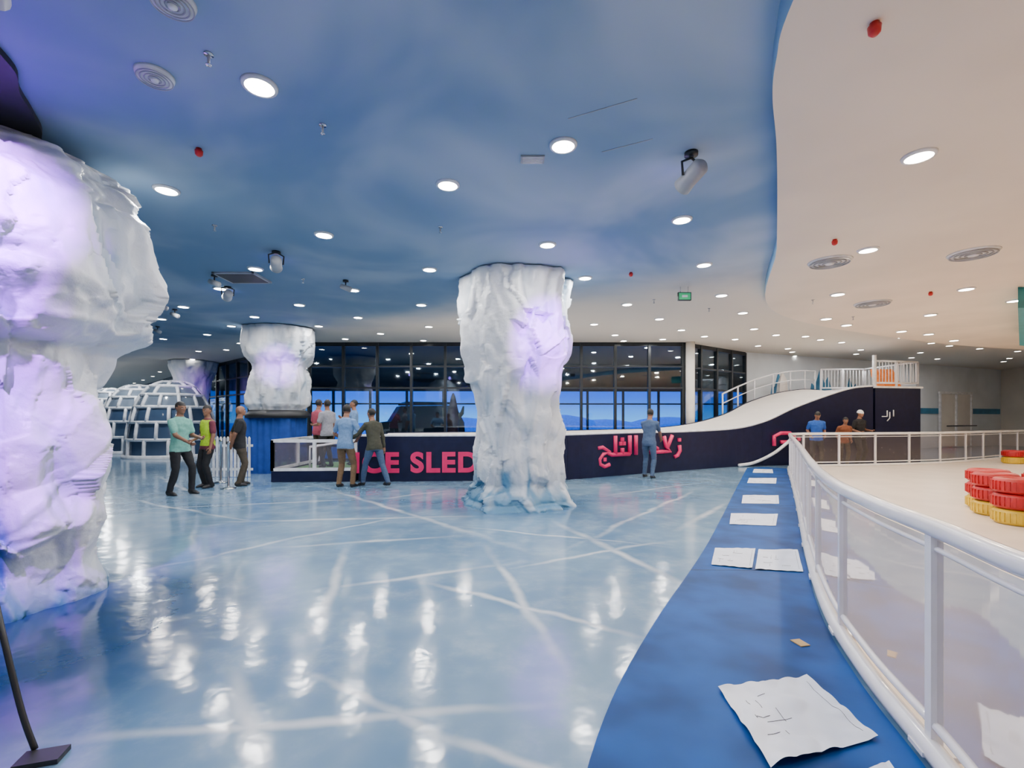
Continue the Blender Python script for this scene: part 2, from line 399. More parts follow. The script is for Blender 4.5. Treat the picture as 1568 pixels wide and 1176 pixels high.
DL=dl.build('ceiling_downlights')
for x,y,z,k in pts:
    if k==3: continue
    e=(31,52,90)[k]; c=((.98,.97,.95),(1,.80,.59),(.9,.95,1))[k]
    add_light('downlight_lamp','AREA',(x,y,z-.03),e,c,DL,.17)

# stage-light fixtures
def fixture(name,loc,aim,ztop):
    b=MB(); loc=Vector(loc); d=(Vector(aim)-loc).normalized()
    b.tube([loc-d*.16,loc-d*.13,loc+d*.05,loc+d*.13],[.045,.075,.075,.085],'grey',16)
    b.tube([loc+d*.131,loc+d*.137],.072,'purplelens',16)
    s=d.cross(Vector((0,0,1))).normalized()
    b.tube([loc-s*.09,loc-s*.1+Vector((0,0,.12)),loc+Vector((0,0,.17)),loc+s*.1+Vector((0,0,.12)),loc+s*.09],.012,'darkmetal',6)
    b.tube([loc+Vector((0,0,.17)),(loc.x,loc.y,ztop)],.02,'darkmetal',8)
    b.rev([(.06,-.03),(.06,0)],(loc.x,loc.y,ztop),'darkmetal',16)
    return b.build(name)
PUR=(.42,.07,1)
def puple(loc,aim,ztop,e,ang,fade=1.):
    f=fixture('stage_spotlight',loc,aim,ztop)
    d=(Vector(aim)-Vector(loc)).normalized()
    add_light('spot_lamp','SPOT',Vector(loc)+d*.17,e,PUR,f,.05,aim,ang,fade)
puple((1.62,4.25,3.68),(.58,7.5,2.75),3.9,4200,26)
puple((-2.45,2.2,3.60),(-4.2,3.6,2.75),3.9,2400,50)
puple((-3.0,1.7,3.60),(-4.2,3.5,1.4),3.9,2300,50)
puple((-3.4,6.78,3.72),(-6.3,12.7,2.9),3.9,5500,12)
puple((-5.2,8.6,3.74),(-14.5,21.3,2.9),3.9,4500,8)

# ceiling fittings
def vent(x,y,z,r):
    b=MB()
    b.rev([(r*.2,-.03),(r*.95,-.02),(r,0)],(x,y,z),'white',32)
    for q in (.3,.5,.7,.88): b.tube([(x+r*q*math.cos(t*pi/16),y+r*q*math.sin(t*pi/16),z-.035) for t in range(32)],r*.035,'grey',6,closed=True)
    b.rev([(.01,-.05),(r*.2,-.045),(r*.22,-.03)],(x,y,z),'white',16)
    b.build('round_ceiling_vent')
vent(-2.5,3.29,3.9,.12); vent(4.46,6.6,3.7,.27); vent(6.14,6.26,3.7,.27); vent(6.9,9.0,3.7,.3); vent(-1.95,2.70,3.9,.12)
def sprinkler(x,y,z,big=False):
    b=MB()
    if big: b.rev([(.015,-.07),(.03,-.055),(.034,-.02),(.024,-.018),(.024,0)],(x,y,z),'red',16)
    else:
        b.rev([(.03,-.008),(.03,0)],(x,y,z),'chrome',12); b.rev([(.008,-.07),(.01,0)],(x,y,z),'grey',8); b.rev([(.018,-.075),(.018,-.07)],(x,y,z),'chrome',10)
    b.build('fire_alarm_beacon' if big else 'ceiling_sprinkler')
for x,y,z,g in ((-2.79,4.19,3.9,1),(2.02,2.62,3.7,1),(3.98,5.8,3.7,1),(5.6,8.75,3.7,0),(7.3,8.2,3.7,1),(1.96,7.75,3.9,1),(-2.0,3.1,3.9,0),(-3.7,5.85,3.9,0),(-1.55,3.85,3.9,0),(-3.6,8.1,3.9,0),(-.9,5.9,3.9,0),(2.9,9.6,3.92,0),(4.4,10.5,3.95,0),(7.4,10.2,3.7,0)):
    sprinkler(x,y,z,bool(g))
b=MB(); b.box((-4.58,8.0,3.876),(.62,.5,.02),'black')
for e in ((-4.58,8.27,.68,.04),(-4.58,7.73,.68,.04),(-4.91,8,.04,.58),(-4.25,8,.04,.58)): b.box((e[0],e[1],3.885),(e[2],e[3],.03),'grey')
b.build('ceiling_access_hatch')
b=MB(); b.box((.19,4.35,3.892),(.22,.12,.012),'grey')
for i in range(5): b.box((.19,4.30+.025*i,3.884),(.19,.008,.008),'white')
b.build('ceiling_air_grille')
b=MB()
for p,q in (((.45,3.77),(.94,3.53)),((.81,4.24),(1.21,4.04))): b.seg(p,q,3.896,3.8995,.005,'grey')
b.build('ceiling_hatch_outline')
b=MB(); b.box((3.15,8.6,3.72),(.24,.05,.15),'darkmetal'); b.box((3.15,8.572,3.72),(.21,.006,.12),'exitgreen'); b.box((3.15,8.567,3.72),(.10,.004,.04),'white'); b.tube([(3.08,8.6,3.78),(3.08,8.6,3.9)],.006,'chrome'); b.tube([(3.22,8.6,3.78),(3.22,8.6,3.9)],.006,'chrome'); b.build('exit_sign')
for x,y in ((-5.0,7.9),(-2.9,8.2),(-7.6,10.6),(-7.2,9.7),(-9.8,13)):
    b=MB(); z=cz(y); b.rev([(.05,-.03),(.05,0)],(x,y,z),'darkmetal',12); b.tube([(x,y,z),(x,y,z-.12)],.012,'darkmetal',6); b.tube([(x-.08,y,z-.1),(x+.09,y-.02,z-.17)],[.04,.05],'grey',12); b.build('track_spot_fixture')

# ------------------------------------------------------------ sled track & barrier
near=[(-3.6,11.11,1.02),(-1,11.25,1.02),(1.0,11.35,1.03),(2.95,12.42,1.05),(4.9,13.5,1.05),(6.9,14.55,1.12),(8.0,14.85,1.35),(9.0,15.1,1.75),(10.2,15.35,2.15),(11.2,15.55,2.42),(12.0,15.7,2.5)]
farp=[(-3.6,13.7,1.06),(-1,13.8,1.08),(.8,14.0,1.1),(2.9,15.0,1.12),(4.6,15.7,1.15),(6.1,16.05,1.3),(7.6,16.85,1.62),(8.7,17.4,2.05),(10.0,17.9,2.42),(11.2,18.3,2.6),(12.0,18.5,2.6)]
nr=catmull(near,6); fr=catmull(farp,6)
b=MB(); K=10; vs=[];fs=[]
for i,(p,q) in enumerate(zip(nr,fr)):
    for k in range(K+1):
        t=k/K; c=p.lerp(q,t); c.z+= -.06*math.sin(pi*t)
        vs.append(c)
for i in range(len(nr)-1):
    for k in range(K): a=i*(K+1)+k; fs.append((a,a+1,a+K+2,a+K+1))
b.add(vs,fs,'snow',True)
def wallstrip(L,off,mt,ztop=.04,thick=.06):
    for i in range(len(L)-1):
        a,c=L[i],L[i+1]; d=(c-a); nn=Vector((d.y,-d.x,0)).normalized()*off
        A,C=a+nn,c+nn; A2,C2=A-nn.normalized()*thick,C-nn.normalized()*thick
        vs=[(A.x,A.y,0),(C.x,C.y,0),(C.x,C.y,C.z+ztop),(A.x,A.y,A.z+ztop),(A2.x,A2.y,0),(C2.x,C2.y,0),(C2.x,C2.y,C2.z+ztop),(A2.x,A2.y,A2.z+ztop)]
        b.add(vs,[(0,1,2,3),(5,4,7,6),(3,2,6,7),(0,3,7,4),(1,5,6,2)],mt)
wallstrip(nr,.06,'navy'); wallstrip(fr,.001,'navy',.02)
b.tube([p+Vector((0,-.03,.06)) for p in nr],.035,'white',8)
b.seg((-3.6,11.1),(-3.6,13.7),0,1.05,.06,'navy')
b.build('ice_sled_slide')
b=MB()
b.tube(catmull([(6.95,14.40,.05),(7.5,14.55,.12),(8.2,14.72,.4),(8.8,14.87,.8)],8),.05,'white',8)
b.build('slide_white_edge_strip')
b=MB()
A=(-5.6,11.0); B=(-3.68,11.1); C=(-5.6,13.6)
for p,q in ((A,B),(A,C)):
    b.seg(p,q,0,.26,.07,'navy'); b.seg(p,q,.30,.95,.012,'acrylic')
    for z in (.29,.96): b.seg(p,q,z-.035,z+.035,.07,'white')
    n=2
    for i in range(n+1):
        t=i/n; x=p[0]*(1-t)+q[0]*t; y=p[1]*(1-t)+q[1]*t; b.box((x,y,.62),(.07,.07,.72),'white')
b.prism([(-5.55,11.06),(-3.7,11.16),(-3.7,13.6),(-5.55,13.6)],.01,.22,'navy'); b.prism([(-5.5,11.1),(-3.72,11.2),(-3.72,13.55),(-5.5,13.55)],.22,.235,'green')
b.tube([(-4.9,11.4,.23),(-4.9,11.4,.8),(-3.85,12.4,.95)],.03,'white',8)
b.build('station_enclosure')
cu=bpy.data.curves.new('txt','FONT'); cu.body='ICE SLED'; cu.size=.68; cu.extrude=.012; cu.offset=.026; cu.space_character=1.12
to=bpy.data.objects.new('txt',cu); COL.objects.link(to)
bpy.context.view_layer.update()
me=bpy.data.meshes.new_from_object(to.evaluated_get(bpy.context.evaluated_depsgraph_get()))
bpy.data.objects.remove(to)
me.materials.clear(); me.materials.append(M['pink'])
xs=[v.co.x for v in me.vertices]; ys=[v.co.y for v in me.vertices]
sxx=2.9/(max(xs)-min(xs)); syy=.50/(max(ys)-min(ys))
me.transform(Matrix.Translation((-min(xs)*sxx,-min(ys)*syy,0)) @ Matrix.Diagonal((sxx,syy,1,1)))
o=bpy.data.objects.new('ice_sled_lettering',me); COL.objects.link(o)
o.location=(-3.70,11.03,.20); o.rotation_euler=(pi/2,0,math.atan2(.24,4.6)); 
def arabic(name,strokes,dots,org,ang,sc):
    b=MB()
    for s in strokes: b.tube([(u*sc,0,v*sc) for u,v in s],.052*sc*1.1,'pink',8)
    for u,v in dots: b.box((u*sc,0,v*sc),(.10*sc,.05,.10*sc),'pink')
    b.build(name,org,ang)
ang=math.atan2(3.2,5.9)
arabic('arabic_lettering',[[(.02,.24),(.18,.26),(.42,.14),(.20,.08),(.08,-.05),(.10,-.18),(.25,-.25),(.42,-.2)],[(.34,.12),(.5,.05),(1.12,.05)],[(.62,.05),(.62,.55)],[(.86,.05),(.86,.22)],[(1.12,.05),(1.12,.55)],[(1.34,.02),(1.34,.55)]],
 [(.26,-.06),(.80,.34),(.92,.34),(.86,.45)],(2.14,11.89,.50),ang,.98)
arabic('arabic_lettering',[[(.0,.05),(.5,.05)],[(.02,.05),(.1,.24),(.3,.14)],[(.55,.5),(.62,.2),(.8,.05),(.5,.05)],[(.88,.52),(.66,.12)],[(1.18,.22),(1.2,.05),(1.1,-.08),(.98,-.12)]],
 [(.18,-.1),(1.18,.38)],(3.75,12.77,.52),ang,.95)
arabic('arabic_lettering',[[(.0,.0),(.0,.3),(.25,.4),(.6,.4),(.75,.3),(.75,.0)],[(.25,.12),(.5,.12)]],[(.95,.2)],(8.25,14.80,.62),math.atan2(.25,1),1.0)
# tower
b=MB()
b.prism([(12.1,15.66),(13.9,16.0),(13.9,18.6),(12.1,18.6)],0,2.5,'navy')
b.prism([(12.05,15.6),(13.95,15.95),(13.95,18.65),(12.05,18.65)],2.5,2.56,'white')
def rails(b,a,c,z0,h,n,mt='whitemetal',bars=14):
    a=Vector(a);c=Vector(c)
    for zz in (z0+h,z0+.12): b.tube([(a.x,a.y,zz),(c.x,c.y,zz)],.03,mt)
    for i in range(n+1):
        p=a.lerp(c,i/n); b.tube([(p.x,p.y,z0),(p.x,p.y,z0+h)],.035,mt)
    for i in range(bars):
        p=a.lerp(c,(i+.5)/bars); b.tube([(p.x,p.y,z0+.12),(p.x,p.y,z0+h)],.012,mt,6)
rails(b,(12.15,15.75),(13.85,16.05),2.56,.85,2); rails(b,(13.85,16.05),(13.85,18.5),2.56,.85,3); rails(b,(12.15,18.5),(13.85,18.5),2.56,.85,2)
b.tube([(12.1,15.7,2.5),(12.1,15.7,3.6)],.06,'white')
b.build('slide_start_tower')
b=MB()
for k in range(3):
    x=13.0+.28*k; b.add([(x-.12,16.5,2.57),(x+.12,16.5,2.57),(x+.13,16.75,3.0),(x+.08,16.85,3.25),(x-.08,16.85,3.25),(x-.13,16.75,3.0),
      (x-.12,16.6,2.57),(x+.12,16.6,2.57),(x+.13,16.85,3.0),(x+.08,16.95,3.25),(x-.08,16.95,3.25),(x-.13,16.85,3.0)],
      [(0,1,2,5),(5,2,3,4),(6,11,8,7),(11,10,9,8),(0,6,7,1),(1,7,8,2),(2,8,9,3),(3,9,10,4),(4,10,11,5),(5,11,6,0)],'orange')
b.build('stacked_plastic_sleds')
b=MB()
for st in ([(0,.0),(.2,0),(.2,.2)],[(.3,.15),(.3,-.05),(.2,-.15)],[(.45,0),(.45,.22)]):
    b.tube([(u,u*.19,v) for u,v in st],.018,'white',6)
b.build('tower_arabic_sign',(12.35,15.69,1.55))
b=MB(); rp=[fr[i]+Vector((0,.12,0)) for i in range(36,len(fr),4)]
b.tube([p+Vector((0,0,.75)) for p in rp],.03,'whitemetal'); b.tube([p+Vector((0,0,.4)) for p in rp],.02,'whitemetal')
for p in rp: b.tube([p-Vector((0,0,.2)),p+Vector((0,0,.75))],.03,'whitemetal')
b.build('slide_handrail')
b=MB()
b.add([(10.3,18.35,0),(11.1,18.45,0),(11.1,19.0,0),(10.3,18.9,0),(10.55,18.5,2.9),(10.82,18.5,3.0),(10.85,18.7,2.95),(10.55,18.7,2.85),(10.68,18.6,3.35)],
 [(0,1,5,4),(1,2,6,5),(2,3,7,6),(3,0,4,7),(4,5,8),(5,6,8),(6,7,8),(7,4,8)],'snow'); b.build('snow_peak_prop')
wa=Vector((9.4,19,0)); wb=Vector((27,26,0)); wu=(wb-wa).normalized(); wn=Vector((wu.y,-wu.x,0))
def mountain(s,w,h,name='mountain_wall_decal',mt='mount',z=1.9):
    b=MB(); pr=[(0,0),(w,0),(w*.9,h*.35),(w*.78,h*.25),(w*.62,h*.8),(w*.5,h*.6),(w*.36,h),(w*.2,h*.5),(w*.1,h*.6)]
    n=len(pr); f=[wa+wu*(s+u)+wn*.09+Vector((0,0,z+v)) for u,v in pr]; g=[p-wn*.03 for p in f]
    b.add(f+g,[list(range(n)),list(range(n,2*n))[::-1]]+[(i,(i+1)%n,n+(i+1)%n,n+i) for i in range(n)],mt); b.build(name)
mountain(1.3,1.4,1.3,z=2.1); mountain(3.6,2.0,1.5,z=2.1); mountain(5.7,1.6,1.2,z=2.1); mountain(8.4,2.4,1.2,z=1.9)
aa=math.atan2(wu.y,wu.x)
b=MB(); c=wa+wu*9.4+wn*.08; b.box((c.x,c.y,1.85),(18.6,.03,.28),'mount',aa); b.build('trim_1')
b=MB(); c=wa+wu*14.4+wn*.1
b.box((c.x,c.y,1.4),(2.7,.06,2.7),'cream',aa); b.box((c.x-wn.x*-.02,c.y-.04,2.78),(2.9,.1,.12),'white',aa)
for k in (-1.38,0,1.38): q=c+wu*k+wn*.05; b.box((q.x,q.y,1.4),(.1,.08,2.7),'white',aa)
b.tube([c+wu*-1.3+wn*.3+Vector((0,0,1.1)),c+wu*1.3+wn*.3+Vector((0,0,1.1))],.03,'darkmetal')
b.build('door_1')
b=MB(); b.prism([(8.5,7.9),(9.6,7.9),(14.5,12.5),(12.95,12.0)],3.35,3.699,'teal'); b.build('teal_ceiling_bulkhead')

# ------------------------------------------------------------ rink
rail=catmull([(1.56,.4,0),(1.58,1.0,0),(1.66,1.5,0),(1.83,2.0,0),(2.05,2.7,0),(2.43,3.6,0),(3.26,5.14,0),(4.72,7.7,0),(6.46,10.8,0),(7.8,13.2,0),(8.35,13.95,0),(9.3,14.2,0),(11.2,14.5,0),(14.2,15.3,0),(20,18.0,0),(26.6,20.6,0)],10)
b=MB(); b.prism([(p.x+.03,p.y) for p in rail]+[(26.9,20.6),(26.9,-2.9),(1.6,-2.9)],.001,.03,'ice'); b.build('floor_rink')
b=MB()
H=1.02
b.tube([p+Vector((0,0,H)) for p in rail],.042,'whitemetal',12)
b.tube([p+Vector((-.02,0,.06)) for p in rail],.045,'whitemetal',10)
b.tube([p+Vector((0,0,.16)) for p in rail],.02,'whitemetal',8)
b.tube([p+Vector((0,0,H-.09)) for p in rail],.012,'whitemetal',8)
for i in range(len(rail)-1):
    a,c=rail[i],rail[i+1]; b.add([(a.x,a.y,.14),(c.x,c.y,.14),(c.x,c.y,H-.05),(a.x,a.y,H-.05)],[(0,1,2,3)],'acrylic')
acc=.55
for i in range(len(rail)-1):
    a,c=rail[i],rail[i+1]; acc+=(c-a).length
    if acc>1.15:
        acc=0; dd=c-a
        b.box((a.x,a.y,.5),(.05,.045,1.0),'whitemetal',math.atan2(dd.y,dd.x))
        b.box((a.x,a.y,.05),(.12,.14,.02),'whitemetal',math.atan2(dd.y,dd.x))
b.build('rink_railing')
def tyre(b,x,y,z,mt,R=.27,w=.21):
    pr=[]
    for k in range(17):
        t=-pi*.5+pi*k/16
        pr.append((R-.085+.085*abs(math.cos(t))**.55, z+w/2+w/2*math.sin(t)))
    pr=[(R-.12,z+.02)]+pr+[(R-.12,z+w-.02)]
    b.rev(pr,(x,y,0),mt,36,cap=False)
    b.rev([(R-.12,z+.02),(R-.16,z+.05),(R-.16,z+w-.05),(R-.12,z+w-.02)],(x,y,0),mt,36,cap=False)
    for k in range(30):
        a=2*pi*k/30; b.box((x+(R-.002)*math.cos(a),y+(R-.002)*math.sin(a),z+w/2),(.018,.028,w*.6),mt,a)
def stack(x,y,n=3):
    b=MB()
    for i in range(n): tyre(b,x,y,.03+.215*i,'tyreyellow' if i==0 else 'trackred')
    b.build('tyre_stack')
for x,y in ((7.35,7.15),(7.02,6.52),(7.66,6.62),(7.75,7.65),(8.15,7.15),(8.3,6.55)): stack(x,y)
stack(16.2,15.2,2); stack(16.85,15.2,2)
ml=catmull([(.0,1.0,0),(.40,2.2,0),(1.01,3.375,0),(2.38,5.68,0),(4.94,10.3,0),(7.0,14.0,0)],8)
mr=[p for p in rail if .5<p.y<13.9 and p.x<8.3]
b=MB(); b.prism([(p.x,p.y) for p in ml]+[(7.6,14.2)]+[(p.x-.07,p.y) for p in reversed(mr)]+[(1.45,.8)],.001,.014,'mat')
for t in (1.9,4.6,7.9,10.6):
    l=min(ml,key=lambda p:abs(p.y-t)); r=min(mr,key=lambda p:abs(p.y-t+.05)); b.seg((l.x,l.y),(r.x-.1,r.y),.0141,.0155,.008,'black')
b.build('blue_floor_mat')
b=MB(); b.box((1.9,3.1,.018),(.07,.09,.006),'tag',.2); b.build('tan_floor_tag')
def paper(q,crump=0.,seed=0):
    b=MB(); n=40; q=[Vector((x,y,.020)) for x,y in q]
    def P(u,v,dz=0):
        p=(q[0].lerp(q[1],u)).lerp(q[3].lerp(q[2],u),v)
        w=noise.noise(Vector((u*2+seed,v*2,seed)))*crump+abs(noise.noise(Vector((u*4.5,v*4+seed,1))))*crump*.9
        e=max(0,max(abs(u-.5),abs(v-.5))*2-.8)*5
        return (p.x,p.y,p.z+max(-.003,w*.6)+dz+crump*.15*e)
    vs=[P(i/n,j/n) for i in range(n+1) for j in range(n+1)]
    b.add(vs,[(i*(n+1)+j,(i+1)*(n+1)+j,(i+1)*(n+1)+j+1,i*(n+1)+j+1) for i in range(n) for j in range(n)],'paper',True)
    rnd=random.Random(seed)
    for k in range(9):
        u=rnd.uniform(.12,.6); v=rnd.uniform(.15,.8); l=rnd.uniform(.06,.25)
        if k%2: m=[P(u+l*t/4,v,.0015) for t in range(5)]
        else: m=[P(u,min(.9,v+l*.7*t/4),.0015) for t in range(5)]
        b.tube(m,.0014,'ink',4)
    m=[P(.93,.1+.8*t/20,.0012) for t in range(21)]; b.tube(m,.0012,'ink',4)
    b.build('paper_drawing')
paper([(2.31,5.35),(2.76,5.33),(2.36,4.62),(2.01,4.74)],.02,1)
paper([(2.78,5.30),(3.20,5.27),(2.80,4.52),(2.38,4.6)],.02,2)
paper([(3.40,7.3),(4.1,7.25),(3.62,6.45),(3.03,6.55)],.01,3)
paper([(4.42,9.0),(5.1,9.0),(4.6,8.1),(3.98,8.15)],.01,4)
paper([(5.85,11.6),(6.5,11.55),(5.95,10.6),(5.35,10.7)],.01,5)
paper([(7.0,13.6),(7.5,13.55),(7.0,12.6),(6.5,12.7)],.01,6)
paper([(1.13,2.58),(1.68,2.68),(1.69,2.17),(1.09,1.98)],.055,7)
paper([(1.42,1.96),(1.62,2.02),(1.44,1.5),(1.15,1.5)],.02,8)
b=MB()
b.tube(catmull([(-2.42,2.2,.66),(-2.29,2.12,.50),(-2.19,2.1,.19),(-2.13,2.1,.02)],6),.012,'black',8)
b.box((-2.06,2.06,.012),(.16,.10,.022),'black',.3)
b.build('black_cable_stand')

# ------------------------------------------------------------ igloo domes
b=MB(); R=1.5;Hh=2.95
def dp(t,a,q=1.): return (q*R*max(0,math.cos(t))**.75*math.cos(a), q*R*max(0,math.cos(t))**.75*math.sin(a), Hh*math.sin(t)*(.98+.02*q))
rows=6; ts=[pi/2*.90*i/rows for i in range(rows+1)]
for i,t in enumerate(ts): b.tube([dp(t,2*pi*k/40) for k in range(40)],.065 if i<rows else .05,'white',6,closed=True)
for i in range(rows):
    n=12 if i<4 else 8
    for k in range(n):
        a=2*pi*(k+.5*(i%2))/n
        b.tube([dp(ts[i]+(ts[i+1]-ts[i])*j/3,a) for j in range(4)],.065,'white',6)
n=40
def shell(t0,t1,m,mt):
    vs=[]
    for i in range(m+1):
        for k in range(n): vs.append(dp(t0+(t1-t0)*i/m,2*pi*k/n,.98))
    b.add(vs,[(i*n+k,i*n+(k+1)%n,(i+1)*n+(k+1)%n,(i+1)*n+k) for i in range(m) for k in range(n)],mt,True)
shell(0,ts[3],6,'iglass'); shell(ts[3],ts[6],8,'ifilm')
b.rev([(1.6,0),(1.6,.12),(1.45,.12)],(0,0,0),'white',40,cap=False)
b.ell((0,0,Hh*.985),(.22,.22,.1),'white')
ig=b.build('igloo_dome',(-13.4,18.6,0))
for i in range(1,9):
    o=bpy.data.objects.new('igloo_dome',ig.data); COL.objects.link(o); o.location=(-13.4-3.2*i,18.6+2.35*i,0); o.rotation_euler=(0,0,i*.3)

b=MB()
for i in range(11): b.box((-7.55+.09*i,11.9,.5),(.05,.03,.98),'white'); b.add([(-7.575+.09*i,11.885,.99),(-7.525+.09*i,11.885,.99),(-7.55+.09*i,11.885,1.03),(-7.575+.09*i,11.915,.99),(-7.525+.09*i,11.915,.99),(-7.55+.09*i,11.915,1.03)],[(0,1,2),(3,5,4),(0,2,5,3),(1,4,5,2)],'white')
for z in (.2,.8): b.box((-7.1,11.925,z),(1.05,.03,.06),'white')
b.build('white_picket_fence')
for x,y in ((-6.0,9.95),(-6.75,10.9),(-8.0,12.6)):
    b=MB(); b.rev([(.15,0),(.15,.015),(.03,.04),(.022,.06),(.022,.93),(.035,.94),(.035,1.0),(.001,1.01)],(x,y,0),'chrome',20); b.build('queue_stanchion')

b=MB()
prof=[(-2.0,.55),(-2.0,1.25),(-1.15,1.35),(-.75,2.0),(1.55,2.05),(1.95,1.3),(2.0,.55)]
n=len(prof); vs=[(x,-.85,z) for x,z in prof]+[(x,.85,z) for x,z in prof]
b.add(vs,[list(range(n)),list(range(n,2*n))[::-1]]+[(i,(i+1)%n,n+(i+1)%n,n+i) for i in range(n)],'black')
for s in(-1,1):
    b.add([(-.95,.86*s,1.4),(-.65,.86*s,1.9),(.35,.86*s,1.93),(.35,.86*s,1.4)],[(0,1,2,3)],'darkmetal'); b.add([(.45,.86*s,1.4),(.45,.86*s,1.93),(1.4,.86*s,1.93),(1.65,.86*s,1.4)],[(0,1,2,3)],'darkmetal')
    for x in(-1.25,1.25):
        b.tube([(x,.6*s,.45),(x,.95*s,.45)],.45,'darkmetal',24); b.tube([(x,.94*s,.45),(x,.97*s,.45)],.22,'grey',16)
    b.ell((-2.0,.6*s,1.0),(.05,.12,.12),'white')
for y in(-.6,.6): b.tube([(-.7,y,2.08),(1.5,y,2.12)],.03,'darkmetal')
b.box((.4,0,2.16),(1.9,1.4,.06),'darkmetal')
b.build('off_road_vehicle',(-4.2,20.6,0),.35)
b=MB(); b.rev([(.3,0),(.32,.4),(.25,.5),(.2,1.2),(.26,1.5),(.17,1.9),(.09,2.3),(.03,2.45)],(-2.25,18.0,0),simple('terracotta',(.25,.05,.03),.6),16)
b.tube([(-2.25,18,1.3),(-1.9,17.95,1.7),(-1.85,17.95,1.95)],[.12,.08,.03],'wood'); b.tube([(-2.25,18,1.3),(-2.6,18,1.6),(-2.65,18,1.9)],[.12,.08,.03],'wood')
b.build('carved_statue')

